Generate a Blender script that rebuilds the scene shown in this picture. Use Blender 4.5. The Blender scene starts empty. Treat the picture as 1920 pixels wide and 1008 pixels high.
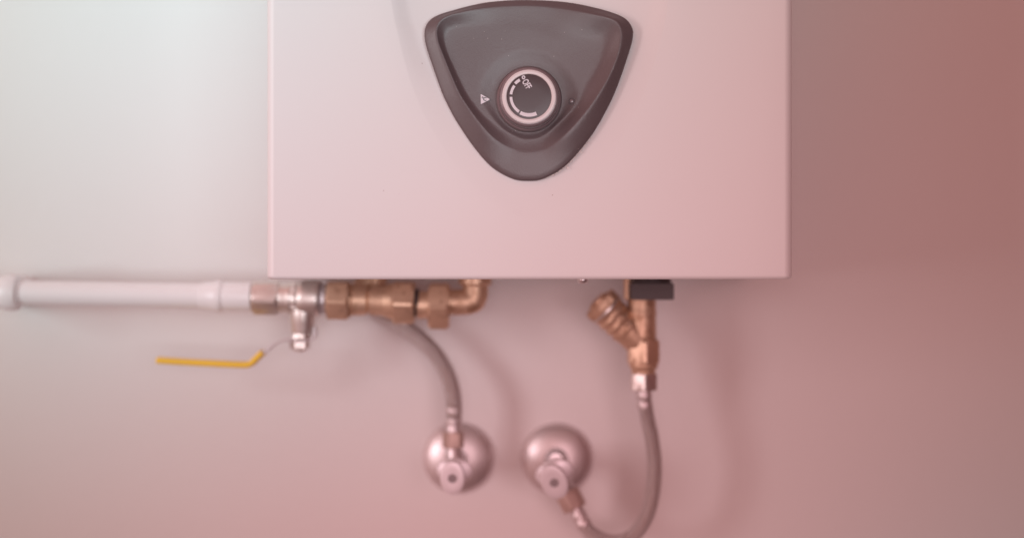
import bpy, bmesh, math, random
from mathutils import Vector, Matrix
random.seed(7)
PI = math.pi
C = bpy.context.scene.collection
SC = bpy.context.scene

# ------------------------------------------------------------------ camera
CAM_Y = -1.2                       # the wall is the plane y = 0
FPX = 2736.0                       # focal length in photo pixels
cam_d = bpy.data.cameras.new('camera')
cam_d.sensor_width = 36.0
cam_d.lens = 36.0 * FPX / 1920.0
cam_d.clip_start = 0.01
cam_d.clip_end = 50
cam_d.dof.use_dof = True
cam_d.dof.focus_distance = 0.992
cam_d.dof.aperture_fstop = 1.75
cam_d.dof.aperture_blades = 9
cam = bpy.data.objects.new('camera', cam_d)
C.objects.link(cam)
cam.location = (0, CAM_Y, 0)
cam.rotation_euler = (PI / 2, 0, 0)
SC.camera = cam

# ------------------------------------------------------------------ world and lamps
w = bpy.data.worlds.new('World')
SC.world = w
w.use_nodes = True
nt = w.node_tree
bg = nt.nodes['Background']
# the room around the wall: bright on the window side, dim and rosy on the other
ROOM_LEFT = (0.56, 0.27, 0.245)
ROOM_RIGHT = (0.10, 0.011, 0.007)
tc = nt.nodes.new('ShaderNodeTexCoord')
sp = nt.nodes.new('ShaderNodeSeparateXYZ')
mr = nt.nodes.new('ShaderNodeMapRange')
mr.inputs['From Min'].default_value = -0.45
mr.inputs['From Max'].default_value = 0.6
mx_ = nt.nodes.new('ShaderNodeMix'); mx_.data_type = 'RGBA'
mx_.inputs['A'].default_value = (*ROOM_LEFT, 1)
mx_.inputs['B'].default_value = (*ROOM_RIGHT, 1)
mz = nt.nodes.new('ShaderNodeMapRange')
mz.inputs['From Min'].default_value = -1
mz.inputs['From Max'].default_value = 0.6
mz.inputs['To Min'].default_value = 0.4
mz.inputs['To Max'].default_value = 1.35
vm = nt.nodes.new('ShaderNodeVectorMath'); vm.operation = 'SCALE'
nt.links.new(tc.outputs['Generated'], sp.inputs[0])
nt.links.new(sp.outputs['X'], mr.inputs['Value'])
nt.links.new(sp.outputs['Z'], mz.inputs['Value'])
nt.links.new(mr.outputs[0], mx_.inputs['Factor'])
nt.links.new(mx_.outputs['Result'], vm.inputs[0])
nt.links.new(mz.outputs[0], vm.inputs['Scale'])
nt.links.new(vm.outputs[0], bg.inputs['Color'])
bg.inputs['Strength'].default_value = 1.0


def aim(o, target):
    d = Vector(target) - o.location
    o.rotation_euler = d.to_track_quat('-Z', 'Y').to_euler()


def area(name, loc, target, size, power, col, spread=180, tall=None):
    l = bpy.data.lights.new(name, 'AREA')
    l.shape = 'DISK'; l.size = size; l.energy = power; l.color = col
    if tall: l.shape = 'RECTANGLE'; l.size_y = tall
    l.spread = math.radians(spread)
    o = bpy.data.objects.new(name, l); C.objects.link(o)
    o.location = loc; aim(o, target)
    return o


def spot(name, loc, target, ang, blend, rad, power, col):
    l = bpy.data.lights.new(name, 'SPOT')
    l.spot_size = math.radians(ang); l.spot_blend = blend; l.shadow_soft_size = rad
    l.energy = power; l.color = col
    o = bpy.data.objects.new(name, l); C.objects.link(o)
    o.location = loc; aim(o, target)
    return o


LIGHTS = {
    'window_light': area('window_light', (-1.95, -1.8, 0.20), (0.0, -0.1, -0.02), 0.5, 10, (1.0, 1.0, 1.0), tall=1.0),
    'room_fill': area('room_fill', (0.35, -2.7, -0.07), (0.0, 0, 0.0), 1.5, 10, (1.0, 1.0, 1.0), tall=0.9),  # unseen soft fill from the camera side, added to lift the shadows
}

# both lamps carry the same graduated tint: cool white towards the upper left of the wall,
# rose towards the lower right, as smooth log-cubic curves of where their beam meets the wall
TINT = [[0.7605, -0.3293, 0.3266, -3.5384, -1.0133, -1.3377, -1.8227, 5.6822, -0.2901],
        [0.7329, -1.3373, 1.6543, -2.809, -3.1583, -0.5733, 0.0793, -2.7007, 5.5719],
        [0.7826, -1.394, 1.5914, -3.069, -3.4285, -0.8715, 0.5113, -2.7143, 5.5198]]


def graduate(lamp, gain, warm=(1, 1, 1)):
    l = lamp.data
    l.use_nodes = True
    n = l.node_tree
    em = n.nodes['Emission']
    N, K = n.nodes.new, n.links.new

    def m(op, a, b=None, c=None):
        x = N('ShaderNodeMath'); x.operation = op
        for i, v in enumerate((a, b, c)):
            if v is None: continue
            if isinstance(v, (int, float)): x.inputs[i].default_value = v
            else: K(v, x.inputs[i])
        return x.outputs[0]
    g = N('ShaderNodeNewGeometry')
    p = N('ShaderNodeSeparateXYZ'); K(g.outputs['Position'], p.inputs[0])
    d = N('ShaderNodeSeparateXYZ'); K(g.outputs['Incoming'], d.inputs[0])
    dy = m('MAXIMUM', d.outputs[1], 0.05)
    t = m('DIVIDE', m('MULTIPLY', p.outputs[1], -1.0), dy)
    x = m('MINIMUM', m('MAXIMUM', m('MULTIPLY_ADD', d.outputs[0], t, p.outputs[0]), -0.6), 0.5)
    z = m('MINIMUM', m('MAXIMUM', m('MULTIPLY_ADD', d.outputs[2], t, p.outputs[2]), -0.3), 0.35)
    xx, xz, zz = m('MULTIPLY', x, x), m('MULTIPLY', x, z), m('MULTIPLY', z, z)
    terms = (x, z, xx, xz, zz, m('MULTIPLY', xx, x), m('MULTIPLY', xx, z), m('MULTIPLY', xz, z))
    cc = N('ShaderNodeCombineXYZ')
    for i, co in enumerate(TINT):
        s_ = m('ADD', co[0], 0.0)
        for q, v in zip(co[1:], terms): s_ = m('MULTIPLY_ADD', v, q, s_)
        K(m('MULTIPLY', m('EXPONENT', s_), gain * warm[i]), cc.inputs[i])
    K(cc.outputs[0], em.inputs['Color'])
    em.inputs['Strength'].default_value = 1.0


graduate(LIGHTS['window_light'], 0.9)
graduate(LIGHTS['room_fill'], 1.0, (1.0, 0.84, 0.84))

SC.view_settings.view_transform = 'Standard'
SC.view_settings.look = 'None'
SC.view_settings.exposure = 0
SC.view_settings.gamma = 1
SC.cycles.use_denoising = True
SC.cycles.max_bounces = 8

# ------------------------------------------------------------------ helpers


def px(u, v, d):
    """point seen at photo pixel (u, v) at distance d in front of the lens"""
    return Vector(((u - 960) * d / FPX, CAM_Y + d, (504 - v) * d / FPX))


def k(d):
    return d / FPX


def tagged(o, label=None, cat=None, group=None, kind=None):
    if label: o['label'] = label
    if cat: o['category'] = cat
    if group: o['group'] = group
    if kind: o['kind'] = kind
    return o


def thing(name, loc, label, cat, group=None):
    o = bpy.data.objects.new(name, None); C.objects.link(o)
    o.location = loc
    o.empty_display_size = 0.02
    return tagged(o, label, cat, group)


def obj(name, bm, m, parent=None, smooth=True, angle=35):
    me = bpy.data.meshes.new(name)
    bmesh.ops.recalc_face_normals(bm, faces=bm.faces)
    bm.to_mesh(me); bm.free()
    if m: me.materials.append(m)
    if smooth:
        me.polygons.foreach_set('use_smooth', [True] * len(me.polygons))
        me.set_sharp_from_angle(angle=math.radians(angle))
    o = bpy.data.objects.new(name, me); C.objects.link(o)
    if parent:
        root = parent
        off = Vector((0, 0, 0))
        while root:
            off += root.location
            root = root.parent
        for v in me.vertices:
            v.co -= off
        o.parent = parent
    return o


def basis(axis, up=(0, 0, 1)):
    a = Vector(axis).normalized()
    u = Vector(up)
    if abs(a.dot(u.normalized())) > 0.95: u = Vector((0, 1, 0))
    s = a.cross(u).normalized()
    t = s.cross(a).normalized()
    return a, s, t


def lathe(bm, org, axis, prof, seg=48, mod=None, up=(0, 0, 1), cap=True, scale=(1, 1)):
    """prof: (t along axis, r) pairs; mod(theta, r, t) gives a radius"""
    a, s, t_ = basis(axis, up)
    org = Vector(org)
    rings = []
    for (t, r) in prof:
        ring = []
        for i in range(seg):
            th = 2 * PI * i / seg
            rr = mod(th, r, t) if mod else r
            ring.append(bm.verts.new(org + a * t + s * (rr * math.cos(th) * scale[0]) + t_ * (rr * math.sin(th) * scale[1])))
        rings.append(ring)
    for p, q in zip(rings, rings[1:]):
        for i in range(seg):
            j = (i + 1) % seg
            bm.faces.new((p[i], p[j], q[j], q[i]))
    if cap:
        bm.faces.new(rings[0][::-1]); bm.faces.new(rings[-1])
    return rings


def hexmod(ap, phase=0.0, n=6):
    st = 2 * PI / n
    def f(th, r, t):
        x = (th + phase) % st - st / 2
        return min(ap / math.cos(x), r)
    return f


def hexnut(bm, org, axis, t0, t1, ap, cham=None, phase=0.0, n=6, up=(0, 0, 1)):
    R = ap / math.cos(PI / n)
    c = cham if cham is not None else (R - ap) * 0.62
    prof = [(t0, ap * 0.94), (t0, ap * 0.985), (t0 + c, R * 1.001), (t1 - c, R * 1.001), (t1, ap * 0.985), (t1, ap * 0.94)]
    lathe(bm, org, axis, prof, 48, hexmod(ap, phase, n), up)


def threads(bm, org, axis, t0, t1, r, pitch=0.0016, depth=0.0007):
    n = max(2, int((t1 - t0) / pitch))
    prof = [(t0, r * 0.8)]
    for i in range(n):
        a = t0 + (t1 - t0) * i / n
        b = t0 + (t1 - t0) * (i + 0.5) / n
        prof += [(a, r - depth), (b, r)]
    prof += [(t1, r - depth), (t1, r * 0.8)]
    lathe(bm, org, axis, prof, 40)


def crom(pts, closed=False, n=12):
    P = [Vector(p) for p in pts]
    out = []
    N = len(P)
    rng = range(N) if closed else range(N - 1)
    for i in rng:
        if closed:
            a, b, c, d = P[(i - 1) % N], P[i], P[(i + 1) % N], P[(i + 2) % N]
        else:
            a = P[i - 1] if i else P[0] * 2 - P[1]
            b, c = P[i], P[i + 1]
            d = P[i + 2] if i + 2 < N else P[-1] * 2 - P[-2]
        for j in range(n):
            t = j / n
            out.append(0.5 * ((2 * b) + (c - a) * t + (2 * a - 5 * b + 4 * c - d) * t * t + (3 * b - a - 3 * c + d) * t ** 3))
    if not closed: out.append(P[-1])
    return out


def tube(bm, pts, r, seg=24, rad=None, cap=True, shape=None):
    """sweep along pts; rad(s) radius by arc length; writes uv = (turn, length)"""
    uvl = bm.loops.layers.uv.verify()
    pts = [Vector(p) for p in pts]
    L = [0]
    for a, b in zip(pts, pts[1:]): L.append(L[-1] + (b - a).length)
    tang = []
    for i in range(len(pts)):
        a = pts[max(0, i - 1)]; b = pts[min(len(pts) - 1, i + 1)]
        tang.append((b - a).normalized())
    a0, s, t_ = basis(tang[0], (0, 1, 0))
    rings = []
    for i, p in enumerate(pts):
        if i:
            q = tang[i - 1].rotation_difference(tang[i])
            s = q @ s; t_ = q @ t_
        rr = rad(L[i]) if rad else r
        if shape:
            ring = [bm.verts.new(p + s * x + t_ * y) for (x, y) in shape]
        else:
            ring = [bm.verts.new(p + s * rr * math.cos(2 * PI * j / seg) + t_ * rr * math.sin(2 * PI * j / seg)) for j in range(seg)]
        rings.append(ring)
    n = len(rings[0])
    for i in range(len(rings) - 1):
        for j in range(n):
            j2 = (j + 1) % n
            f = bm.faces.new((rings[i][j], rings[i][j2], rings[i + 1][j2], rings[i + 1][j]))
            for lp, uv in zip(f.loops, ((j, i), (j + 1, i), (j + 1, i + 1), (j, i + 1))):
                lp[uvl].uv = (uv[0] / n, L[uv[1]] * 100)
    if cap:
        bm.faces.new(rings[0][::-1]); bm.faces.new(rings[-1])
    return L[-1]


# ------------------------------------------------------------------ materials


def mat(name, col, rough=0.5, metal=0.0, noise=0.0, nscale=40, bump=0.0, bscale=400, coat=0.0, spec=0.5, speck=None, rvar=0.0, dirt=None):
    m = bpy.data.materials.new(name); m.use_nodes = True
    n = m.node_tree; b = n.nodes['Principled BSDF']
    b.inputs['Base Color'].default_value = (*col, 1)
    b.inputs['Roughness'].default_value = rough
    b.inputs['Metallic'].default_value = metal
    b.inputs['Specular IOR Level'].default_value = spec
    b.inputs['Coat Weight'].default_value = coat
    b.inputs['Coat Roughness'].default_value = 0.12
    t = n.nodes.new('ShaderNodeTexCoord')
    last = None
    if noise or rvar:
        nz = n.nodes.new('ShaderNodeTexNoise'); nz.inputs['Scale'].default_value = nscale
        nz.inputs['Detail'].default_value = 5
        n.links.new(t.outputs['Object'], nz.inputs['Vector'])
    if noise:
        mx = n.nodes.new('ShaderNodeMix'); mx.data_type = 'RGBA'
        mx.inputs['A'].default_value = (*[c * (1 - noise) for c in col], 1)
        mx.inputs['B'].default_value = (*[min(1, c * (1 + noise)) for c in col], 1)
        n.links.new(nz.outputs['Fac'], mx.inputs['Factor'])
        last = mx.outputs['Result']
    if dirt:
        dn = n.nodes.new('ShaderNodeTexNoise'); dn.inputs['Scale'].default_value = dirt[0]
        dn.inputs['Detail'].default_value = 7
        n.links.new(t.outputs['Object'], dn.inputs['Vector'])
        cr = n.nodes.new('ShaderNodeMapRange')
        cr.inputs['From Min'].default_value = dirt[1]; cr.inputs['From Max'].default_value = dirt[2]
        n.links.new(dn.outputs['Fac'], cr.inputs['Value'])
        mx = n.nodes.new('ShaderNodeMix'); mx.data_type = 'RGBA'
        mx.inputs['A'].default_value = (*col, 1)
        if last: n.links.new(last, mx.inputs['A'])
        mx.inputs['B'].default_value = (*dirt[3], 1)
        n.links.new(cr.outputs[0], mx.inputs['Factor'])
        last = mx.outputs['Result']
    if speck:
        vo = n.nodes.new('ShaderNodeTexVoronoi'); vo.inputs['Scale'].default_value = speck[0]
        n.links.new(t.outputs['Object'], vo.inputs['Vector'])
        lt = n.nodes.new('ShaderNodeMapRange')
        lt.inputs['From Min'].default_value = speck[1]; lt.inputs['From Max'].default_value = speck[1] * 0.4
        n.links.new(vo.outputs['Distance'], lt.inputs['Value'])
        wn = n.nodes.new('ShaderNodeMath'); wn.operation = 'GREATER_THAN'
        sc = n.nodes.new('ShaderNodeSeparateColor')
        n.links.new(vo.outputs['Color'], sc.inputs[0])
        n.links.new(sc.outputs[0], wn.inputs[0]); wn.inputs[1].default_value = speck[2]
        ml = n.nodes.new('ShaderNodeMath'); ml.operation = 'MULTIPLY'
        n.links.new(lt.outputs[0], ml.inputs[0]); n.links.new(wn.outputs[0], ml.inputs[1])
        mx = n.nodes.new('ShaderNodeMix'); mx.data_type = 'RGBA'
        mx.inputs['A'].default_value = (*col, 1)
        if last: n.links.new(last, mx.inputs['A'])
        mx.inputs['B'].default_value = (*speck[3], 1)
        n.links.new(ml.outputs[0], mx.inputs['Factor'])
        last = mx.outputs['Result']
    if last: n.links.new(last, b.inputs['Base Color'])
    if rvar:
        rm = n.nodes.new('ShaderNodeMapRange')
        rm.inputs['To Min'].default_value = max(0.02, rough - rvar); rm.inputs['To Max'].default_value = rough + rvar
        n.links.new(nz.outputs['Fac'], rm.inputs['Value']); n.links.new(rm.outputs[0], b.inputs['Roughness'])
    if bump:
        bn = n.nodes.new('ShaderNodeTexNoise'); bn.inputs['Scale'].default_value = bscale
        bn.inputs['Detail'].default_value = 3
        n.links.new(t.outputs['Object'], bn.inputs['Vector'])
        bp = n.nodes.new('ShaderNodeBump'); bp.inputs['Strength'].default_value = bump
        bp.inputs['Distance'].default_value = 0.0005
        n.links.new(bn.outputs['Fac'], bp.inputs['Height'])
        n.links.new(bp.outputs['Normal'], b.inputs['Normal'])
    return m


M = {
    'wall': mat('painted_plaster', (0.80, 0.765, 0.76), 0.6, noise=0.02, nscale=7, bump=0.5, bscale=110),
    'enamel': mat('white_enamel', (0.86, 0.84, 0.85), 0.42, noise=0.006, nscale=9, bump=0.03, bscale=700, rvar=0.05,
                  speck=(190, 0.10, 0.985, (0.55, 0.45, 0.45))),
    'panel': mat('charcoal_plastic', (0.130, 0.101, 0.107), 0.36, noise=0.10, nscale=900, bump=0.25, bscale=1600, rvar=0.04, spec=0.65,
                 speck=(420, 0.16, 0.96, (0.42, 0.36, 0.36))),
    'bezel': mat('smoked_plastic', (0.24, 0.19, 0.205), 0.2, coat=0.5, rvar=0.05, noise=0.06, nscale=60),
    'ringwhite': mat('ivory_ring', (0.82, 0.77, 0.78), 0.3, noise=0.02, nscale=80),
    'face': mat('dial_face', (0.09, 0.065, 0.07), 0.30, coat=0.0, spec=0.35, noise=0.06, nscale=200),
    'print': mat('white_print', (0.84, 0.82, 0.88), 0.45),
    'darkprint': mat('dark_print', (0.09, 0.06, 0.065), 0.4),
    'brass': mat('raw_brass', (0.76, 0.545, 0.39), 0.44, 0.72, noise=0.10, nscale=60, bump=0.35, bscale=500, rvar=0.08,
                 dirt=(140, 0.56, 0.72, (0.45, 0.27, 0.17))),
    'castbrass': mat('cast_brass', (0.70, 0.49, 0.345), 0.48, 0.72, noise=0.16, nscale=90, bump=0.6, bscale=420, rvar=0.08,
                     dirt=(110, 0.54, 0.74, (0.40, 0.23, 0.14))),
    'nickel': mat('satin_nickel', (0.78, 0.72, 0.68), 0.42, 0.88, noise=0.06, nscale=70, bump=0.2, bscale=420, rvar=0.06,
                  dirt=(120, 0.6, 0.75, (0.55, 0.45, 0.40))),
    'dullnickel': mat('tarnished_nickel', (0.56, 0.42, 0.37), 0.52, 0.7, noise=0.08, nscale=80, bump=0.2, bscale=400),
    'crimp': mat('crimped_steel', (0.74, 0.68, 0.68), 0.46, 0.85, rvar=0.05, nscale=90),
    'rose': mat('worn_chrome', (0.80, 0.74, 0.74), 0.45, 0.88, rvar=0.08, nscale=50, noise=0.04, bump=0.08, bscale=120),
    'capgrey': mat('grey_cap', (0.34, 0.29, 0.30), 0.45),
    'chrome': mat('chrome', (0.76, 0.73, 0.74), 0.36, 0.9, rvar=0.05, nscale=60),
    'handle': mat('chromed_handle', (0.88, 0.84, 0.87), 0.45, 0.4, rvar=0.05, nscale=80),
    'pvc': mat('white_pipe_plastic', (0.90, 0.89, 0.90), 0.33, noise=0.01, nscale=30, bump=0.04, bscale=300),
    'yellow': mat('yellow_sleeve', (0.95, 0.65, 0.07), 0.42, noise=0.05, nscale=50, bump=0.1, bscale=300),
    'steel': mat('plated_steel', (0.72, 0.68, 0.69), 0.42, 0.8, rvar=0.05, nscale=90),
    'rubber': mat('dark_rubber', (0.075, 0.055, 0.057), 0.55, noise=0.1, nscale=120),
    'seal': mat('clear_sealant', (0.90, 0.86, 0.85), 0.3, noise=0.06, nscale=300),
}


def braid_material():
    m = bpy.data.materials.new('steel_braid'); m.use_nodes = True
    n = m.node_tree; b = n.nodes['Principled BSDF']
    b.inputs['Metallic'].default_value = 0.96
    b.inputs['Roughness'].default_value = 0.30
    uv = n.nodes.new('ShaderNodeUVMap')
    sx = n.nodes.new('ShaderNodeSeparateXYZ'); n.links.new(uv.outputs[0], sx.inputs[0])
    res = []
    for sgn in (1, -1):
        a = n.nodes.new('ShaderNodeMath'); a.operation = 'MULTIPLY'; a.inputs[1].default_value = 10 * sgn
        n.links.new(sx.outputs[0], a.inputs[0])
        c = n.nodes.new('ShaderNodeMath'); c.operation = 'MULTIPLY_ADD'; c.inputs[1].default_value = 4.2
        n.links.new(sx.outputs[1], c.inputs[0]); n.links.new(a.outputs[0], c.inputs[2])
        d = n.nodes.new('ShaderNodeMath'); d.operation = 'MULTIPLY'; d.inputs[1].default_value = 2 * PI
        n.links.new(c.outputs[0], d.inputs[0])
        e = n.nodes.new('ShaderNodeMath'); e.operation = 'SINE'; n.links.new(d.outputs[0], e.inputs[0])
        res.append(e)
    mul = n.nodes.new('ShaderNodeMath'); mul.operation = 'MULTIPLY'
    n.links.new(res[0].outputs[0], mul.inputs[0]); n.links.new(res[1].outputs[0], mul.inputs[1])
    mp = n.nodes.new('ShaderNodeMapRange'); mp.inputs['From Min'].default_value = -1
    n.links.new(mul.outputs[0], mp.inputs['Value'])
    mx = n.nodes.new('ShaderNodeMix'); mx.data_type = 'RGBA'
    mx.inputs['A'].default_value = (0.46, 0.40, 0.39, 1); mx.inputs['B'].default_value = (0.96, 0.91, 0.90, 1)
    n.links.new(mp.outputs[0], mx.inputs['Factor']); n.links.new(mx.outputs['Result'], b.inputs['Base Color'])
    bp = n.nodes.new('ShaderNodeBump'); bp.inputs['Strength'].default_value = 0.7; bp.inputs['Distance'].default_value = 0.0005
    n.links.new(mul.outputs[0], bp.inputs['Height']); n.links.new(bp.outputs['Normal'], b.inputs['Normal'])
    return m


M['braid'] = braid_material()

# ------------------------------------------------------------------ wall
bm = bmesh.new()
vs = [bm.verts.new(p) for p in ((-2.2, 0, -1.6), (2.2, 0, -1.6), (2.2, 0, 1.8), (-2.2, 0, 1.8), (-2.2, 0.1, -1.6), (2.2, 0.1, -1.6), (2.2, 0.1, 1.8), (-2.2, 0.1, 1.8))]
for f in ((0, 1, 2, 3), (5, 4, 7, 6), (4, 0, 3, 7), (1, 5, 6, 2), (3, 2, 6, 7), (4, 5, 1, 0)):
    bm.faces.new([vs[i] for i in f])
tagged(obj('wall', bm, M['wall'], None, False), 'smooth painted plaster wall behind the heater, pipes and hoses', 'wall', kind='structure')

# ------------------------------------------------------------------ water heater
FD = 1.0                            # front face distance from the lens
FY = CAM_Y + FD                     # -0.2
kf = k(FD)
heater = thing('water_heater', (0.012, 0, -0.0066),
               'white wall-hung water heater with a dark triangular control panel and round knob', 'water heater')
XL, XR = (498.8 - 960) * kf, (1487.3 - 960) * kf
ZB, ZT = (504 - 523.2) * kf, 0.50
RB = 0.0062                          # radius of the vertical edges
RBB = 0.0026                         # radius of the bottom edge

# the shallow V-shaped recess pressed into the cover: outer and inner outline by height
REC_L = [(-900, 640), (-300, 690), (0, 733), (60, 745), (110, 757), (168, 775), (230, 803), (290, 840), (340, 880), (385, 930), (412, 985)]
REC_R = [(-900, 1345), (-300, 1300), (0, 1253), (70, 1240), (170, 1209), (250, 1170), (320, 1128), (360, 1096), (390, 1060), (405, 1025), (412, 990)]
INN_L = [(-900, 670), (-300, 720), (0, 768), (60, 785), (110, 805), (168, 838), (230, 880), (290, 920), (340, 950), (385, 975), (412, 987)]
INN_R = [(-900, 1310), (-300, 1264), (0, 1215), (70, 1196), (170, 1150), (250, 1105), (320, 1060), (360, 1035), (390, 1010), (405, 998), (412, 988)]


def interp(tab, v):
    if v <= tab[0][0]: return tab[0][1]
    for (a, x), (b, y) in zip(tab, tab[1:]):
        if v <= b:
            return x + (y - x) * (v - a) / (b - a)
    return tab[-1][1]


def smooth_tab(tab):
    pts = crom([(a, b, 0) for a, b in tab], n=8)
    return [(p.x, p.y) for p in pts]


REC_L, REC_R, INN_L, INN_R = map(smooth_tab, (REC_L, REC_R, INN_L, INN_R))


def cover_row(z, inset, depth_scale=1.0):
    v = 504 - z / kf
    row = []
    xl, xr, fy = XL + inset, XR - inset, FY + inset
    rb = RB
    row.append((xl, -0.012, z)); row.append((xl, -0.08, z))
    row.append((xl, -0.16, z)); row.append((xl, fy + rb + 0.004, z))
    for i in range(13):
        a = PI / 2 * i / 12
        row.append((xl + rb - rb * math.cos(a), fy + rb - rb * math.sin(a), z))
    if v < 412:
        D = 0.0042 * min(1.0, max(0.0, (412 - v) / 300)) * depth_scale
        ol, il, ir, orr = (interp(t, v) for t in (REC_L, INN_L, INN_R, REC_R))
    else:
        D = 0; ol, il, ir, orr = [q + o_ * min(1, (v - 412) / 60) for q, o_ in ((985, -60), (987, -20), (988, 20), (990, 60))]
    ol, il, ir, orr = [(q - 960) * kf for q in (ol, il, ir, orr)]
    a = xl + rb
    for t in (0.15, 0.5, 0.85): row.append((a + (ol - a) * t, fy, z))
    e = min(0.0006, (il - ol) * 0.2)
    row.append((ol - e, fy, z)); row.append((ol + e, fy + D * 0.04, z))
    for t in (0.33, 0.66): row.append((ol + (il - ol) * t, fy + D * t, z))
    row.append((il, fy + D, z))
    for t in (0.25, 0.5, 0.75): row.append((il + (ir - il) * t, fy + D, z))
    row.append((ir, fy + D, z))
    for t in (0.66, 0.33): row.append((orr + (ir - orr) * t, fy + D * t, z))
    row.append((orr - e, fy + D * 0.04, z)); row.append((orr + e, fy, z))
    b = xr - rb
    for t in (0.15, 0.5, 0.85): row.append((orr + (b - orr) * t, fy, z))
    for i in range(13):
        a = PI / 2 * i / 12
        row.append((xr - rb + rb * math.sin(a), fy + rb - rb * math.cos(a), z))
    row += [(xr, fy + rb + 0.004, z), (xr, -0.16, z), (xr, -0.08, z), (xr, -0.012, z)]
    return row


zs = []
z = ZT
zs.append((ZT, 0.0))
z1 = (504 + 0) * kf
zs += [(0.4, 0), (0.3, 0), (0.24, 0)]
v = -60
while v < 412:
    zs.append(((504 - v) * kf, 0)); v += 6
for v in (412, 416, 440, 470, 500): zs.append(((504 - v) * kf, 0))
for i in range(8):
    a = PI / 2 * i / 7
    zs.append((ZB + RBB - RBB * math.sin(a), RBB * (1 - math.cos(a))))
bm = bmesh.new()
rows = [[bm.verts.new(p) for p in cover_row(z, ins)] for z, ins in zs]
for p, q in zip(rows, rows[1:]):
    for i in range(len(p) - 1):
        bm.faces.new((p[i], p[i + 1], q[i + 1], q[i]))
bm.faces.new(rows[0][::-1])
# turned-in lip of the cover at the bottom
lip_in = [bm.verts.new((v_.co.x * 0.985 + 0.0002, min(-0.012, v_.co.y + 0.006), v_.co.z)) for v_ in rows[-1]]
for i in range(len(lip_in) - 1):
    bm.faces.new((rows[-1][i], rows[-1][i + 1], lip_in[i + 1], lip_in[i]))
up_in = [bm.verts.new((v_.co.x, v_.co.y, v_.co.z + 0.004)) for v_ in lip_in]
for i in range(len(lip_in) - 1):
    bm.faces.new((lip_in[i], lip_in[i + 1], up_in[i + 1], up_in[i]))
obj('front_cover', bm, M['enamel'], heater, True, 50)

# bottom plate, recessed inside the cover
bm = bmesh.new()
bmesh.ops.create_cube(bm, size=1, matrix=Matrix.Translation(((XL + XR) / 2, -0.1035, ZB + 0.0052)) @ Matrix.Diagonal((XR - XL - 0.010, 0.180, 0.0024, 1)))
bmesh.ops.bevel(bm, geom=bm.edges[:], offset=0.0004, segments=1, affect='EDGES')
obj('bottom_plate', bm, M['enamel'], heater)

# control panel
PC = px(991.5, 187, FD); PC.y = FY
OUT = [(990, .7), (930, 3.3), (888, 10), (846.7, 20.8), (821.7, 29), (806.7, 38), (798.3, 50), (795.8, 66), (798, 82), (803, 100), (826.7, 168), (841, 200), (858.7, 232),
       (891, 279), (923, 314), (960, 335), (989, 339.4), (1020, 335), (1059.6, 311.6), (1098, 269), (1125, 229), (1154, 171), (1179, 100), (1187, 66.7), (1183, 48), (1166.7, 32), (1125, 17.5), (1062, 5)]
INN = [(990, 15), (930, 17), (890, 22), (850, 31), (832, 39), (823, 49), (820, 62), (822, 78), (830, 101), (858, 168), (877, 200), (911, 244.6), (936, 267), (967.8, 283), (992.6, 286.5),
       (1022, 280.6), (1054.6, 258), (1098, 210), (1133, 158), (1154, 112), (1161.7, 78), (1160, 56), (1147, 41), (1104, 30), (1041.7, 19)]
NT = 220


def polar(pts, c=(991.5, 187)):
    cur = crom([(x, y, 0) for x, y in pts], True, 16)
    tab = sorted(((math.atan2(c[1] - p.y, p.x - c[0])) % (2 * PI), math.hypot(p.x - c[0], p.y - c[1])) for p in cur)
    tab = [(tab[-1][0] - 2 * PI, tab[-1][1])] + tab + [(tab[0][0] + 2 * PI, tab[0][1])]
    out = []
    for i in range(NT):
        out.append(interp(tab, 2 * PI * i / NT))
    return out


RO, RI = polar(OUT), polar(INN)


def smoothstep(a, b, x):
    t = max(0, min(1, (x - a) / (b - a)))
    return t * t * (3 - 2 * t)


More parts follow.
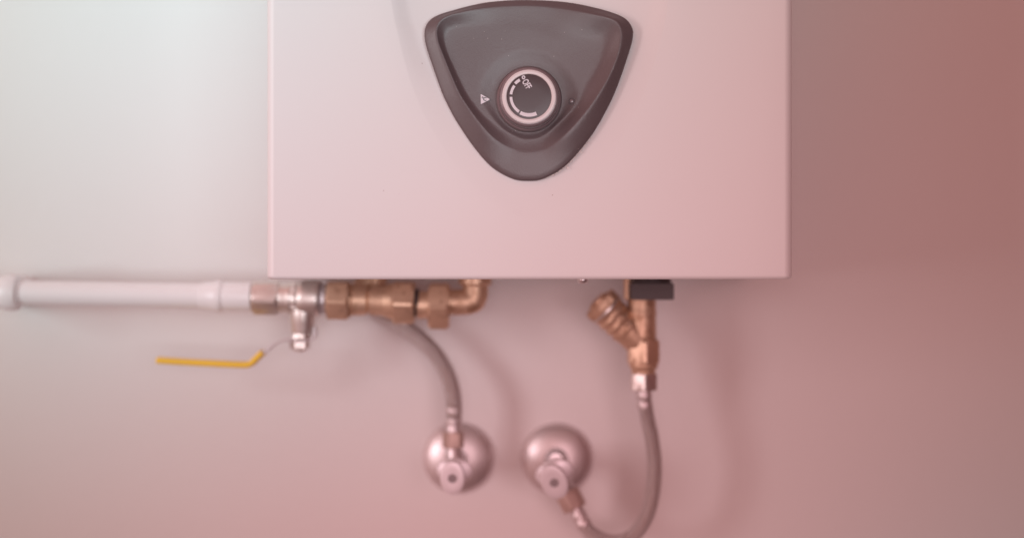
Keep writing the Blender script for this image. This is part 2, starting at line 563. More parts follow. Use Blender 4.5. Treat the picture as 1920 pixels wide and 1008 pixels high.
def panel_ring(i, s):
    """s index of ring -> (radius px, height mm) at angle i"""
    th = 2 * PI * i / NT
    cx, sy = math.cos(th), math.sin(th)
    ro, ri = RO[i], RI[i]
    top = smoothstep(0.45, 0.95, sy)             # at the top edge the rim melts into the face
    peak = 3.5 + 2.7 * smoothstep(0.25, 0.9, -cx) + 3.4 * smoothstep(0.2, 0.85, cx) + 0.5 * top
    wall_w = 16 + 26 * smoothstep(-0.1, 0.8, cx) + 16 * smoothstep(0.2, 1.0, -sy) + 24 * top
    floor = 2.7 + 0.6 * top
    a_, b_ = 97.5, ri - 24
    h_ = max(0.0, 1 - abs(a_ - b_) / 22)
    rb_ = min(a_, b_) - 22 * h_ * h_ * 0.25          # the bowl round the knob tightens where the rim comes close
    g_ = (rb_ - 62) / (97.5 - 62)
    a2, b2 = wall_w, ri - rb_ - 1.5
    h2_ = max(0.0, 1 - abs(a2 - b2) / 14)
    wall_w = min(a2, b2) - 14 * h2_ * h2_ * 0.25
    R = []
    R.append((56, 1.3)); R.append((62, 1.3))
    for r0_, h0_ in ((68, 1.36), (76, 1.62), (84, 2.12), (90, 2.47), (94, 2.63), (96.5, 2.68)):
        R.append((62 + (r0_ - 62) * g_, h0_))
    base = rb_
    re = ri - wall_w
    if re < base + 0.6: re = base + 0.6
    for t in (0.25, 0.5, 0.75): R.append((base + (re - base) * t, 2.7 + (floor - 2.7) * t))
    for t in (0.0, 0.15, 0.3, 0.45, 0.6, 0.75, 0.87, 0.95):
        h = t * t * (1.6 - 0.6 * t)
        R.append((re + (ri - re) * t, floor + (peak - floor) * h))
    R.append((ri + 0.2, peak - 0.02)); R.append((ri + 2.0, peak))
    for t in (0.2, 0.4, 0.6, 0.8):
        # convex rim dropping outwards
        R.append((ri + 2 + (ro - 4 - ri - 2) * t, peak - (peak - 2.6) * (t ** 1.25)))
    R.append((ro - 3.2, 2.5)); R.append((ro - 1.6, 2.15)); R.append((ro - 0.5, 1.5)); R.append((ro, 0.8)); R.append((ro, -2.2))
    return R


bm = bmesh.new()
allr = [panel_ring(i, 0) for i in range(NT)]
nr = len(allr[0])
rings = []
for s in range(nr):
    ring = []
    for i in range(NT):
        th = 2 * PI * i / NT
        r, h = allr[i][s]
        ring.append(bm.verts.new((PC.x + r * kf * math.cos(th), FY - h * 0.001, PC.z + r * kf * math.sin(th))))
    rings.append(ring)
for a, b in zip(rings, rings[1:]):
    for i in range(NT):
        j = (i + 1) % NT
        bm.faces.new((a[i], a[j], b[j], b[i]))
bm.faces.new(rings[0][::-1])
panel = obj('control_panel', bm, M['panel'], heater, True, 60)
panel['label'] = 'dark grey rounded triangular control panel'

# knob
knob = bpy.data.objects.new('control_knob', None); C.objects.link(knob)
knob.parent = heater; knob.location = Vector((PC.x, FY, PC.z)) - heater.location
knob.empty_display_size = 0.01
KC = Vector((PC.x, FY, PC.z))
AX = (0, -1, 0)
mm = 0.001
bm = bmesh.new()
lathe(bm, KC, AX, [(0.1 * mm, 22.6 * mm), (1.6 * mm, 22.6 * mm), (2.4 * mm, 22.2 * mm), (2.8 * mm, 21.2 * mm), (3.0 * mm, 20.5 * mm), (3.2 * mm, 18 * mm)], 96)
obj('knob_collar', bm, M['panel'], knob)
bm = bmesh.new()
lathe(bm, KC, AX, [(3.0 * mm, 21.9 * mm), (4.6 * mm, 21.9 * mm), (5.6 * mm, 21.5 * mm), (6.0 * mm, 20.9 * mm), (10 * mm, 20.4 * mm), (15.2 * mm, 19.9 * mm), (16.4 * mm, 19.6 * mm), (17.0 * mm, 19.0 * mm), (17.2 * mm, 18.3 * mm), (17.0 * mm, 17.0 * mm)], 96)
obj('knob_body', bm, M['bezel'], knob)
bm = bmesh.new()
lathe(bm, KC, AX, [(16 * mm, 18.2 * mm), (17.4 * mm, 18.2 * mm), (17.9 * mm, 18.0 * mm), (18.1 * mm, 17.6 * mm), (18.1 * mm, 15.7 * mm), (17.9 * mm, 15.25 * mm), (17.4 * mm, 15.1 * mm), (16 * mm, 15.1 * mm)], 96, cap=False)
obj('knob_ring', bm, M['ringwhite'], knob)
bm = bmesh.new()
lathe(bm, KC, AX, [(16.5 * mm, 15.3 * mm), (17.3 * mm, 15.3 * mm), (17.42 * mm, 14.6 * mm), (17.55 * mm, 8 * mm), (17.6 * mm, 0.5 * mm)], 96)
obj('knob_face', bm, M['face'], knob)
ks = (FD - 0.018) / FPX             # metres per photo pixel on the knob's face
zk = 5.93                           # enlargement the dial was read at
FYK = FY - 17.75 * mm


def arc_mark(r0, r1, a0, a1, name='scale_mark'):
    bm = bmesh.new()
    n = 14
    P, Q = [], []
    for i in range(n + 1):
        a = math.radians(a0 + (a1 - a0) * i / n)
        for L_, r in ((P, r0), (Q, r1)):
            L_.append(bm.verts.new((KC.x + r / zk * ks * math.cos(a), FYK, KC.z + r / zk * ks * math.sin(a))))
    fs = [bm.faces.new((P[i], P[i + 1], Q[i + 1], Q[i])) for i in range(n)]
    g = bmesh.ops.extrude_face_region(bm, geom=fs)
    bmesh.ops.translate(bm, verts=[e for e in g['geom'] if isinstance(e, bmesh.types.BMVert)], vec=(0, 0.0003, 0))
    return obj(name, bm, M['print'], knob)


arc_mark(196, 228, 119, 137)
arc_mark(188, 218, 143.5, 173)
arc_mark(186, 217, 181, 236)
arc_mark(184, 224, 241, 293.5)
# the small round zero at the end of the scale
bm = bmesh.new()
zc = Vector((KC.x + (538 - 600) / zk * ks, FYK, KC.z + (480 - 267) / zk * ks))
lathe(bm, zc, AX, [(-0.0003, 8 / zk * ks), (0, 8 / zk * ks), (0, 20 / zk * ks), (-0.0003, 20 / zk * ks)], 28, cap=False, scale=(1, 1.1))
obj('zero_mark', bm, M['print'], knob)


def text_mesh(name, body, loc, size, m, parent, rot=0.0, squash=1.0, off=0.0, space=1.0, depth=0.00012):
    cu = bpy.data.curves.new(name, 'FONT')
    cu.body = body; cu.size = size; cu.align_x = 'CENTER'; cu.align_y = 'CENTER'
    cu.extrude = depth; cu.offset = off; cu.space_character = space
    cu.resolution_u = 6
    to = bpy.data.objects.new(name, cu); C.objects.link(to)
    dg = bpy.context.evaluated_depsgraph_get()
    me = bpy.data.meshes.new_from_object(to.evaluated_get(dg))
    bpy.data.objects.remove(to); bpy.data.curves.remove(cu)
    bm = bmesh.new(); bm.from_mesh(me); bpy.data.meshes.remove(me)
    mtx = Matrix.Translation(loc) @ Matrix.Rotation(-rot, 4, 'Y') @ Matrix.Rotation(PI / 2, 4, 'X') @ Matrix.Diagonal((squash, 1, 1, 1))
    bm.transform(mtx)
    return obj(name, bm, m, parent, False)


oc = Vector((KC.x + (573 - 600) / zk * ks, FYK + 0.0001, KC.z + (480 - 343) / zk * ks))
text_mesh('off_lettering', 'OFF', oc, 0.0062, M['print'], knob, rot=math.radians(-59), squash=0.62, off=0.00012, space=0.95)

# mark and indicator on the panel
FP = FY - 2.72 * mm
bm = bmesh.new()
tri = [(901.2, 177.6), (901.6, 194.8), (902.6, 195.2), (917.8, 187.3), (917.8, 185.9), (902.4, 177.0)]
a = [bm.verts.new(px(u, v, FD - 0.00272) + Vector((0, -0.0002, 0))) for u, v in tri]
f = bm.faces.new(a)
g = bmesh.ops.extrude_face_region(bm, geom=[f])
bmesh.ops.translate(bm, verts=[e for e in g['geom'] if isinstance(e, bmesh.types.BMVert)], vec=(0, 0.0006, 0))
mark = obj('temperature_mark', bm, M['print'], panel, False)
mark['label'] = 'white triangle printed with a degree sign and C'
text_mesh('degree_lettering', 'C', px(909.0, 186.4, FD - 0.00312), 0.0034, M['darkprint'], panel, off=0.00008, squash=0.95)
text_mesh('degree_lettering', '\u00b0', px(904.9, 186.2, FD - 0.00312), 0.0040, M['darkprint'], panel, off=0.00004)
bm = bmesh.new()
ic = px(1072, 189.5, FD - 0.0027)
lathe(bm, ic, AX, [(-0.002, 2.1 * mm), (0.00005, 2.1 * mm), (0.0002, 1.95 * mm), (0.0002, 1.6 * mm), (-0.0003, 1.4 * mm), (-0.002, 1.4 * mm)], 40, cap=False)
ind = obj('indicator_ring', bm, M['darkprint'], panel)
bm = bmesh.new()
lathe(bm, ic, AX, [(-0.002, 1.38 * mm), (-0.00005, 1.38 * mm), (0.0001, 1.0 * mm), (0.0002, 0.3 * mm)], 32)
obj('indicator_lens', bm, M['bezel'], panel)

# ragged line of sealant squeezed out at the panel's lower right edge
bm = bmesh.new()
edge = crom([(1018, 336), (1040, 326), (1059.6, 312.5), (1080, 292), (1098, 270), (1112, 250)], n=40)
edge = [px(p.x, p.y, FD) for p in edge]
rr = [0.00018]
for i in range(len(edge)):
    rr.append(max(0.00008, rr[-1] + random.uniform(-0.00016, 0.00016) if random.random() < .8 else random.uniform(0.0001, 0.0007)))
    rr[-1] = min(rr[-1], 0.0009)
pts = []
for i, p in enumerate(edge):
    pts.append(p + Vector((random.uniform(-1, 1.6), -1.8 + random.uniform(-.4, .4), random.uniform(-1.6, .8))) * 0.00022)
seg = 9
pr = None
n = len(pts)
for i, p in enumerate(pts):
    a_, s_, t_ = basis((pts[min(i + 1, n - 1)] - pts[max(i - 1, 0)]), (0, 1, 0))
    fade = min(1, i / 12, (n - 1 - i) / 60)
    ring = [bm.verts.new(p + (s_ * math.cos(2 * PI * j / seg) + t_ * math.sin(2 * PI * j / seg)) * (rr[i + 1] * random.uniform(.7, 1.3) * fade + 0.00003)) for j in range(seg)]
    if pr:
        for j in range(seg): bm.faces.new((pr[j], pr[(j + 1) % seg], ring[(j + 1) % seg], ring[j]))
    pr = ring
for (u, v, du, dv) in ((1099, 269.5, 6, -2), (1062, 312, 5, 5), (1087, 285, 5, 1), (1106, 259, 4, -1)):
    # little torn flakes
    b0 = px(u, v, FD - 0.0003); b1 = px(u + du, v + dv, FD - 0.0006)
    mid = (b0 + b1) / 2
    q = [bm.verts.new(b0), bm.verts.new(mid + Vector((0.0004, -0.0007, 0.0005))), bm.verts.new(b1), bm.verts.new(mid + Vector((-0.0002, 0, -0.0006))), bm.verts.new(mid + Vector((0, 0.0004, 0)))]
    for i in range(4):
        if i < 3 or True:
            bm.faces.new((q[i], q[(i + 1) % 4], q[4]))
so = obj('sealant_bead', bm, M['seal'], heater, True, 80)
so['label'] = 'ragged pale sealant along the panel edge'

# small domed screw under the cover
sd = 1.02
c0 = px(1092.5, 519, sd)
bm = bmesh.new()
R = 10.8 * k(sd)
lathe(bm, c0, (0, 0, -1), [(-0.0008, R * .9), (0.0012, R), (0.0022, R * 0.99), (0.0030, R * 0.93), (0.0040, R * 0.78), (0.0045, R * 0.6), (0.0044, R * 0.3), (0.0036, R * 0.26)], 40)
obj('cover_screw', bm, M['chrome'], heater)

# ------------------------------------------------------------------ gas pipe
PD = 1.135
kp = k(PD)
pipe = thing('gas_pipe', px(220, 550, PD), 'white plastic pipe running along the wall left of the heater', 'pipe')
slope = (556 - 547) / 500.0
ax = Vector((1, 0, -slope)).normalized()
AXP = tuple(ax)


def on(u, base_u=0, base_v=547.5):
    """point on the sloping axis of the pipe run at photo column u"""
    return px(u, base_v + slope * (u - base_u), PD)


bm = bmesh.new()
lathe(bm, on(18), ax, [(0, 23 * kp), ((420 - 18) * kp, 24 * kp)], 48)
obj('pipe_length', bm, M['pvc'], pipe)
# elbow that turns into the wall
bm = bmesh.new()
e0 = on(34); e1 = on(8)
path = [e0, on(22), on(8) + Vector((0.002, 0.000, 0)), e1 + Vector((-0.004, 0.003, 0)), e1 + Vector((-0.0065, 0.009, 0)), e1 + Vector((-0.007, 0.018, 0)), e1 + Vector((-0.007, 0.05, 0)), Vector((e1.x - 0.007, 0.004, e1.z))]
tube(bm, crom(path, n=6), 30.5 * kp, 36)
obj('pipe_elbow', bm, M['pvc'], pipe)
bm = bmesh.new()
lathe(bm, on(0), ax, [(8 * kp, 29 * kp), (10 * kp, 33 * kp), (14 * kp, 34.5 * kp), (28 * kp, 34.5 * kp), (34 * kp, 33 * kp), (37 * kp, 29.5 * kp), (37 * kp, 22 * kp)], 48)
obj('pipe_collar', bm, M['pvc'], pipe)
bm = bmesh.new()
lathe(bm, on(0), ax, [(376 * kp, 23 * kp), (378 * kp, 25.5 * kp), (384 * kp, 26.6 * kp), (400 * kp, 27.2 * kp), (403 * kp, 29 * kp), (413 * kp, 30 * kp), (416.5 * kp, 29 * kp), (418.5 * kp, 25.8 * kp), (421 * kp, 25.8 * kp), (423 * kp, 27.3 * kp), (468 * kp, 27.6 * kp), (472 * kp, 26.5 * kp), (473 * kp, 22 * kp)], 48)
obj('pipe_adapter', bm, M['pvc'], pipe)

# ------------------------------------------------------------------ ball valve
valve = thing('ball_valve', on(560, 0, 548), 'nickel-plated ball valve with a yellow lever at the end of the white pipe', 'valve')
bv = 548.5


def onv(u):
    return on(u, 0, bv)


o0 = onv(0)
bm = bmesh.new()
hexnut(bm, o0, ax, 475 * kp, 524 * kp, 30.5 * kp, phase=0.19, cham=0.0020)
obj('valve_end_nut', bm, M['nickel'], valve, True, 25)
bm = bmesh.new()
pr = [(518, 24), (524, 28), (530, 29.5), (538, 28.5), (543, 30.5), (546, 30.8), (548, 29.6), (550, 29.6), (552, 31), (557, 31), (559, 29.8), (562, 31.5), (566, 33.2), (570, 33.8), (592, 34.5), (597, 34), (600, 32), (601, 24)]
lathe(bm, o0, ax, [(a * kp, r * kp) for a, r in pr], 56)
# cast figures standing proud on the body, too worn to read
for i in range(7):
    th = math.radians(-75 + i * 21)
    p = onv(554.5) + Vector((0, -math.cos(th) * 31 * kp, math.sin(th) * 31 * kp))
    bmesh.ops.create_icosphere(bm, subdivisions=1, radius=0.0011 + 0.0004 * (i % 3), matrix=Matrix.Translation(p) @ Matrix.Diagonal((1.4, .6, 1, 1)))
obj('valve_body', bm, M['nickel'], valve, True, 40)
bm = bmesh.new()
pr = [(603, 22), (603.5, 27.2), (610.5, 27.2), (611, 22)]
lathe(bm, o0, ax, [(a * kp, r * kp) for a, r in pr], 48)
hexnut(bm, o0, ax, 603.5 * kp, 610 * kp, 27 * kp, phase=0.3, n=8, cham=0.0008)
obj('valve_outlet_ring', bm, M['steel'], valve, True, 30)
bm = bmesh.new()  # thin dark rings fill the gaps either side of the outlet ring
lathe(bm, o0, ax, [(601 * kp, 20 * kp), (601 * kp, 30 * kp), (603.5 * kp, 29.5 * kp), (603.5 * kp, 20 * kp)], 40)
lathe(bm, o0, ax, [(610.5 * kp, 20 * kp), (610.5 * kp, 29.5 * kp), (613.5 * kp, 28.5 * kp), (613.5 * kp, 20 * kp)], 40)
obj('dark_gap_ring', bm, M['capgrey'], valve)
st = px(567, 560, PD)
DN = (0, 0, -1)
bm = bmesh.new()
lathe(bm, st, DN, [(20 * kp, 24 * kp), (44 * kp, 24 * kp), (47 * kp, 22.5 * kp), (62 * kp, 22 * kp), (64 * kp, 21.0 * kp), (65 * kp, 14 * kp)], 40)
obj('valve_neck', bm, M['nickel'], valve)
bm = bmesh.new()
hexnut(bm, st, DN, 64 * kp, 75 * kp, 18 * kp, phase=0.25, cham=0.0006, up=(0, 1, 0))
obj('packing_nut', bm, M['nickel'], valve, True, 25)
bm = bmesh.new()
sn = px(562, 560, PD)
hexnut(bm, sn, DN, 79 * kp, 93 * kp, 16.5 * kp, phase=0.9, cham=0.0005, up=(0, 1, 0))
lathe(bm, sn, DN, [(91 * kp, 14 * kp), (95 * kp, 12.5 * kp), (98 * kp, 9 * kp), (99 * kp, 4 * kp)], 32)
obj('stem_nut', bm, M['nickel'], valve, True, 25)


def rrect(wd, ht, r, n=5):
    out = []
    for cx, cy, a0 in ((wd / 2 - r, ht / 2 - r, 0), (-wd / 2 + r, ht / 2 - r, 90), (-wd / 2 + r, -ht / 2 + r, 180), (wd / 2 - r, -ht / 2 + r, 270)):
        for i in range(n):
            a = math.radians(a0 + 90 * i / (n - 1))
            out.append((cx + r * math.cos(a), cy + r * math.sin(a)))
    return out


def strip(name, pts, width, thick, m, parent, r=None, taper=None):
    """a flat bar bent in the XZ plane: width along Y"""
    bm = bmesh.new()
    cur = crom([px(u, v, PD) for u, v in pts], n=6)
    sh = rrect(width, thick, r or thick * 0.45)
    rings = []
    N = len(cur)
    for i, p in enumerate(cur):
        tg = (cur[min(i + 1, N - 1)] - cur[max(i - 1, 0)]).normalized()
        nrm = Vector((-tg.z, 0, tg.x))
        f = taper(i / (N - 1)) if taper else 1
        rings.append([bm.verts.new(p + Vector((0, x * f, 0)) + nrm * y * min(1, f * 1.4)) for x, y in sh])
    n = len(sh)
    for a, b in zip(rings, rings[1:]):
        for j in range(n): bm.faces.new((a[j], a[(j + 1) % n], b[(j + 1) % n], b[j]))
    bm.faces.new(rings[0][::-1]); bm.faces.new(rings[-1])
    return obj(name, bm, m, parent, True, 50)


lev = strip('lever_arm', [(591, 612), (591, 624), (589, 632), (582, 636.5), (565, 637), (540, 637), (524, 640), (512, 647), (500, 657), (486, 668)], 0.0125, 0.0018, M['steel'], valve)
lev['label'] = 'bent plated steel lever strip'
strip('lever_sleeve', [(494, 660), (486, 667), (476, 677), (470, 681.5), (462, 683), (440, 682.5), (400, 680.5), (350, 678), (310, 675.5), (294, 674.5)], 0.0150, 0.0046, M['yellow'], valve, 0.0021,
      taper=lambda t: 1.0 if t < 0.955 else max(0.45, math.sqrt(max(0, 1 - ((t - 0.955) / 0.047) ** 2))))

# ------------------------------------------------------------------ brass union and elbow
un = thing('brass_union', onv(745), 'brass pipe union of hexagon nuts ending in an elbow into the heater', 'pipe fitting')
vb = 551.0


def onb(u): return on(u, 0, vb)


ob0 = onb(0)
bm = bmesh.new()
threads(bm, ob0, ax, 606 * kp, 668 * kp, 25 * kp)
obj('threaded_nipple', bm, M['brass'], un, True, 40)
bm = bmesh.new()
hexnut(bm, ob0, ax, 614 * kp, 655 * kp, 34 * kp, phase=0.10)
obj('hexagon_nut', bm, M['brass'], un, True, 25)
bm = bmesh.new()
pr = [(656, 24), (657, 31), (659.5, 30.5), (661, 26.5), (663, 28.5), (680, 27.6), (688, 26.2), (691, 22), (693, 22), (695, 26.5), (700, 27.2), (716, 27.6), (722, 29.5), (728, 31.5), (732, 33.5), (740, 34), (740, 26)]
lathe(bm, ob0, ax, [(a * kp, r * kp) for a, r in pr], 56)
obj('union_body', bm, M['castbrass'], un, True, 40)
bm = bmesh.new()
hexnut(bm, ob0 + Vector((0, 0, -2 * kp)), ax, 737 * kp, 778 * kp, 38 * kp, phase=0.07)
obj('hexagon_nut', bm, M['brass'], un, True, 25)
bm = bmesh.new()
threads(bm, ob0 + Vector((0, 0, -2 * kp)), ax, 775 * kp, 786 * kp, 27 * kp)
obj('thread_end', bm, M['rubber'], un, True, 40)
bm = bmesh.new()
lathe(bm, ob0 + Vector((0, 0, -6 * kp)), ax, [(782 * kp, 22 * kp), (783 * kp, 26 * kp), (806 * kp, 26 * kp), (806 * kp, 22 * kp)], 48)
obj('union_tail', bm, M['brass'], un)
bm = bmesh.new()
hexnut(bm, ob0 + Vector((0, 0, -7 * kp)), ax, 804 * kp, 843 * kp, 41 * kp, phase=0.15, cham=0.0022)
obj('union_nut', bm, M['brass'], un, True, 25)
bm = bmesh.new()
ce = px(891, 566, PD)
path = [px(838, 566, PD), px(862, 566.5, PD), px(874, 566, PD)]
rb = 17
for i in range(9):
    a = PI / 2 * i / 8
    path.append(px(874 + rb * math.sin(a), 549 + rb * math.cos(a), PD))
path += [px(891, 540, PD), px(891, 522, PD)]
tube(bm, path, 24 * kp, 44)
bmesh.ops.create_uvsphere(bm, u_segments=24, v_segments=16, radius=24.6 * kp, matrix=Matrix.Translation(px(886, 566 - 4, PD)))
obj('elbow', bm, M['castbrass'], un, True, 50)
bm = bmesh.new()
lathe(bm, px(891, 536, PD), (0, 0, 1), [(0, 24 * kp), (1.5 * kp, 27.5 * kp), (4 * kp, 31 * kp), (18 * kp, 31 * kp), (22 * kp, 31 * kp)], 44)
obj('elbow_collar', bm, M['brass'], un)


# ------------------------------------------------------------------ hoses
def hose(label, pts, r, end_a, end_b, group):
    h = thing('braided_hose', pts[0], label, 'hose', group)
    bm = bmesh.new()
    tube(bm, crom(pts, n=18), r, 28)
    obj('braided_sleeve', bm, M['braid'], h)
    return h


def ferrule(bm, a, b, r):
    a = Vector(a); b = Vector(b)
    L = (b - a).length
    d = (b - a).normalized()
    pr = [(0, r * .86), (0.0, r), (L * .12, r * 1.06), (L * .22, r * 1.04), (L * .30, r * .93), (L * .40, r * .92), (L * .48, r * 1.03), (L * .62, r * 1.04), (L * .70, r * .94), (L * .78, r * .93), (L * .86, r * 1.02), (L, r * 1.0), (L, r * .7)]
    lathe(bm, a, d, pr, 36)


GH = 'braided hoses below the heater'
# hose to the left-hand tap
h1 = hose('braided hose curving from behind the brass union down to the left tap',
          [px(668, 548, 1.170), px(690, 572, 1.168), px(716, 592, 1.167), px(752, 610, 1.165), px(790, 637, 1.163), px(820, 668, 1.161), px(839, 702, 1.158), px(849, 735, 1.156), px(851.5, 765, 1.155), px(851, 786, 1.155)], 15.2 * k(1.15), None, None, GH)
bm = bmesh.new(); ferrule(bm, px(851.5, 762, 1.155), px(850, 809, 1.155), 14.6 * k(1.15)); obj('ferrule', bm, M['crimp'], h1)
bm = bmesh.new()
hexnut(bm, px(849.5, 838.5, 1.155), (0, 0, 1), 0, 30 * k(1.155), 17.5 * k(1.155), phase=0.12, cham=0.0008, up=(0, 1, 0))
o = obj('coupling_nut', bm, M['dullnickel'], h1, True, 25)
# upper end: a brass fitting screwed into the heater's underside, behind the union
bm = bmesh.new()
lathe(bm, px(668, 552, 1.170), (px(700, 520, 1.170) - px(668, 552, 1.170)), [(-0.012, 16 * kp), (0, 18 * kp), (0.004, 20 * kp), (0.008, 21 * kp), (0.016, 22 * kp)], 36)
lathe(bm, px(704, 545, 1.170), (0, 0, 1), [(-0.006, 17 * kp), (-0.003, 21 * kp), (0.004, 22 * kp), (0.0145, 22 * kp)], 36)
obj('upper_fitting', bm, M['castbrass'], h1)

# ------------------------------------------------------------------ Y strainer
ys = thing('y_strainer', px(1203, 640, PD), 'brass Y-shaped strainer with an angled cap under the right side of the heater', 'strainer')
up = (0, 0, 1)
bm = bmesh.new()
c = px(1203, 640, PD)
pr = [(0, 24), (3, 27), (14, 27.5), (40, 27), (48, 26.6), (52, 28), (55, 28), (58, 26.8), (76, 26.8), (80, 27.6), (84, 27.6), (90, 27), (112, 27)]
lathe(bm, c, up, [(a * kp, r * kp) for a, r in pr], 48)
d1 = (px(1131, 574, 1.133) - px(1204, 646, PD)); d1n = d1.normalized()
s0 = px(1204, 646, PD)
pr = [(-6, 22), (8, 27), (34, 28), (40, 29), (45, 31), (50, 28.5), (56, 29.5), (61, 32), (66, 29.3), (72, 30.3), (77, 33), (82, 30.2), (86, 31), (92, 34), (93.5, 29)]
lathe(bm, s0, d1n, [(a * kp, r * kp) for a, r in pr], 48)
for t_ in (46, 62, 78):
    p = s0 + d1n * t_ * kp + Vector((0, -28.0 * kp, 0))
    bmesh.ops.create_icosphere(bm, subdivisions=2, radius=8.5 * kp, matrix=Matrix.Translation(p) @ Matrix.Diagonal((.8, .35, .8, 1)))
obj('strainer_body', bm, M['castbrass'], ys, True, 50)
bm = bmesh.new()
lathe(bm, s0, d1n, [(93 * kp, 24 * kp), (93 * kp, 36 * kp), (97 * kp, 36 * kp), (97 * kp, 24 * kp)], 40)
obj('gasket_ring', bm, M['nickel'], ys)
bm = bmesh.new()
hexnut(bm, s0, d1n, 97 * kp, 115 * kp, 31.5 * kp, phase=0.2, cham=0.001, up=(0, 1, 0))
lathe(bm, s0, d1n, [(113 * kp, 20 * kp), (119 * kp, 20 * kp), (121 * kp, 17 * kp)], 30)
obj('strainer_cap', bm, M['castbrass'], ys, True, 25)
bm = bmesh.new()
hexnut(bm, px(1206, 682, PD), up, 0, 46 * kp, 28.5 * kp, phase=PI / 6 + 0.06, cham=0.0018, up=(0, 1, 0))
obj('strainer_hexagon', bm, M['brass'], ys, True, 25)
bm = bmesh.new()
pr = [(-2, 18), (0, 22), (8, 22.6), (12, 24), (14, 26.6), (20, 27), (22, 25), (25, 20)]
lathe(bm, px(1206.5, 702, PD), up, [(a * kp, r * kp) for a, r in pr], 48)
obj('strainer_neck', bm, M['castbrass'], ys, True, 50)
# dark square block between heater and strainer
bk = thing('dark_fitting', px(1224, 546, 1.10), 'dark square plastic block between the heater and the Y strainer', 'fitting')
bm = bmesh.new()
kb = k(1.10)
p = px(1224, 546.5, 1.10)
bmesh.ops.create_cube(bm, size=1, matrix=Matrix.Translation(p + Vector((0, 0.028, 0))) @ Matrix.Diagonal((80 * kb, 0.056, 31 * kb, 1)))
bmesh.ops.bevel(bm, geom=bm.edges[:], offset=0.0006, segments=2, affect='EDGES')
obj('block', bm, M['rubber'], bk)
bm = bmesh.new()
lathe(bm, px(1222, 536, 1.125), up, [(0, 38 * kb), (0.0035, 38 * kb), (0.0040, 36 * kb), (0.0115, 36 * kb)], 48)
obj('block_collar', bm, M['rubber'], bk)
bm = bmesh.new()
lathe(bm, px(1177, 562, 1.128), up, [(0, 5 * kb), (2 * kb, 8 * kb), (30 * kb, 8 * kb), (42 * kb, 8 * kb)], 24)
obj('side_pin', bm, M['castbrass'], bk)

# hose from the right-hand tap up to the strainer
V2 = px(1045, 858, 1.2)
h2 = hose('braided hose looping from the right tap under the frame up to the strainer',
          [px(1086, 968, 1.152), px(1098, 988, 1.150), px(1118, 1005, 1.148), px(1146, 1015, 1.144), px(1176, 1010, 1.142), px(1201, 988, 1.139), px(1218, 952, 1.136), px(1226, 908, 1.134), px(1227, 864, 1.133), px(1222, 820, 1.133), px(1214.5, 785, 1.134), px(1209, 752, PD), px(1208, 742, PD)],
          13.8 * k(1.12), None, None, GH)
bm = bmesh.new(); ferrule(bm, px(1208.5, 764, PD), px(1207, 722, PD), 14.2 * kp); obj('ferrule', bm, M['crimp'], h2)
bm = bmesh.new()
hexnut(bm, px(1207, 731, PD), up, 0, 32 * kp, 23.5 * kp, phase=PI / 6 + 0.04, cham=0.0007, up=(0, 1, 0))
obj('coupling_nut', bm, M['nickel'], h2, True, 25)
bm = bmesh.new(); ferrule(bm, px(1096, 985, 1.150), px(1078, 950, 1.153), 14.6 * k(1.15)); obj('ferrule', bm, M['crimp'], h2)
na = px(1079, 953, 1.153); nb = px(1063, 921, 1.155)
bm = bmesh.new()
hexnut(bm, na, nb - na, 0, (nb - na).length, 21.5 * k(1.15), phase=0.35, cham=0.0010, up=(0, 1, 0))
obj('coupling_nut', bm, M['dullnickel'], h2, True, 25)


# ------------------------------------------------------------------ taps on the wall
def oval_ring(bm, c, a, s, t, prof, seg=48, cap=True):
    rings = []
    for (d, rx, ry, ox, oy) in prof:
        rings.append([bm.verts.new(c + a * d + s * (ox + rx * math.cos(2 * PI * i / seg)) + t * (oy + ry * math.sin(2 * PI * i / seg))) for i in range(seg)])
    for p, q in zip(rings, rings[1:]):
        for i in range(seg): bm.faces.new((p[i], p[(i + 1) % seg], q[(i + 1) % seg], q[i]))
    if cap:
        bm.faces.new(rings[0][::-1]); bm.faces.new(rings[-1])


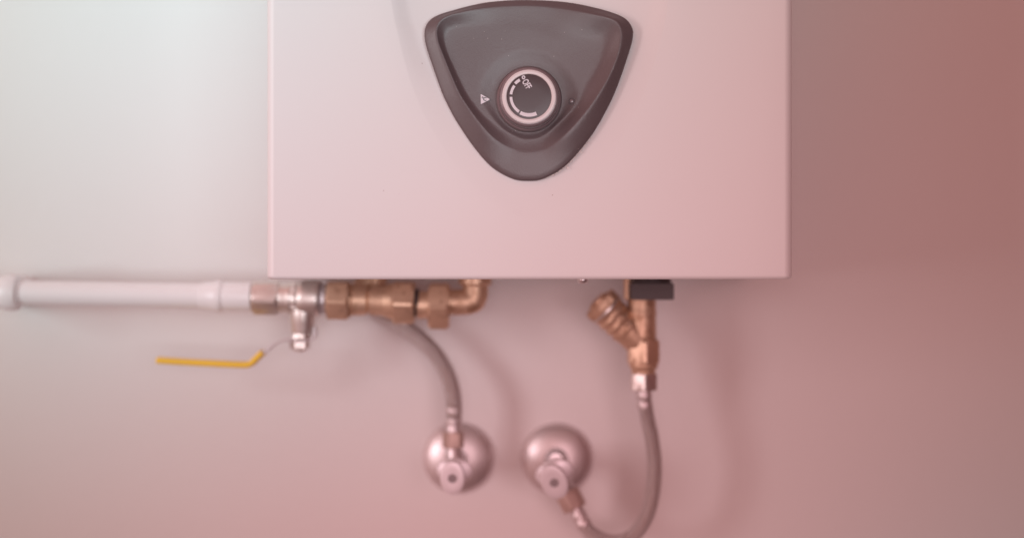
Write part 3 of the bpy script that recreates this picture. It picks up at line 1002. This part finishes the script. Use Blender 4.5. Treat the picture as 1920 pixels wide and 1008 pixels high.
def tap(label, pc, body_px, out_px, out_d, hand_px, tilt, hx, hy):
    """pc: centre on the wall; out_px: where the outlet meets the hose nut"""
    t = thing('angle_tap', pc, label, 'tap', 'chromed angle taps on the wall')
    R = 67 * k(1.2)
    bm = bmesh.new()
    lathe(bm, pc, AX, [(0.0003, R * 0.99), (0.0012, R), (0.0024, R * 0.985), (0.005, R * 0.90), (0.0075, R * 0.76), (0.0095, R * 0.58), (0.0108, R * 0.42), (0.0112, R * 0.32), (0.0112, R * 0.26), (0.010, R * 0.25)], 72)
    obj('wall_rose', bm, M['rose'], t)
    b0 = Vector((pc.x, -0.010, pc.z)); b1 = px(*body_px, 1.152)
    ax_ = (b1 - b0)
    Lb = ax_.length
    bm = bmesh.new()
    kk = k(1.16)
    lathe(bm, b0, ax_, [(0, 17 * kk), (Lb * 0.3, 17 * kk), (Lb * 0.42, 19.5 * kk), (Lb * 0.62, 22 * kk), (Lb * 0.85, 23 * kk), (Lb, 22 * kk), (Lb * 1.1, 19 * kk), (Lb * 1.16, 14 * kk), (Lb * 1.4, 12.5 * kk)], 40)
    o1 = px(*out_px, out_d)
    dd = o1 - b1
    lathe(bm, b1, dd, [(0, 18 * kk), (dd.length * 0.55, 17.5 * kk), (dd.length * .8, 15.5 * kk), (dd.length, 15.5 * kk), (dd.length + 0.003, 12 * kk)], 36)
    obj('tap_body', bm, M['chrome'], t)
    # oval handle, flared at the rear, facing slightly down
    hc = px(*hand_px, 1.113)
    a = (hc - b1).normalized() * 0.65 + Vector((-0.05, -1, -0.10)) * 0.35
    a.normalize()
    s = Vector((math.cos(tilt), 0, math.sin(tilt)))
    s = (s - a * s.dot(a)).normalized(); tt = a.cross(s).normalized()
    kk = k(1.115)
    bm = bmesh.new()
    st_ = -0.016
    RX, RY = 2 * kk, 7 * kk
    oval_ring(bm, hc, a, s, tt, [(st_, 16 * kk, 16 * kk, RX, RY), (st_ + .001, hx * 1.42 * kk, hy * .72 * kk, RX, RY), (st_ + .0025, hx * 1.50 * kk, hy * .76 * kk, RX, RY), (st_ + .0045, hx * 1.40 * kk, hy * .70 * kk, RX, RY),
                                 (st_ + .006, hx * .92 * kk, hy * .78 * kk, 0, 0), (-.007, hx * .70 * kk, hy * .72 * kk, 0, 0), (-.005, hx * .94 * kk, hy * .93 * kk, 0, 0), (-.003, hx * kk, hy * kk, 0, 0),
                                 (-.0012, hx * kk, hy * kk, 0, 0), (-.0003, hx * .95 * kk, hy * .96 * kk, 0, 0), (0.0002, hx * .80 * kk, hy * .82 * kk, 0, 0), (0.0000, hx * .5 * kk, hy * .5 * kk, 0, 0)])
    hobj = obj('tap_handle', bm, M['handle'], t)
    bm = bmesh.new()
    lathe(bm, hc, a, [(-0.001, 8.4 * kk), (0.0005, 8.4 * kk), (0.0009, 7.6 * kk), (0.0008, 6.4 * kk), (0.0001, 6.0 * kk), (0.0001, 3.6 * kk), (0.0006, 3.2 * kk), (0.0008, 1.2 * kk)], 32)
    obj('handle_cap', bm, M['capgrey'], hobj)
    return t


tap('chromed wall tap with oval handle below the left hose, its outlet pointing up', px(860, 857, 1.2), (855, 872), (850, 838), 1.1545, (848, 896), math.radians(0), 23, 32)
tap('chromed wall tap with oval handle below the heater, its outlet pointing down right', px(1044, 859, 1.2), (1043, 862), (1062, 919), 1.1545, (1039, 904), math.radians(22), 25, 35)
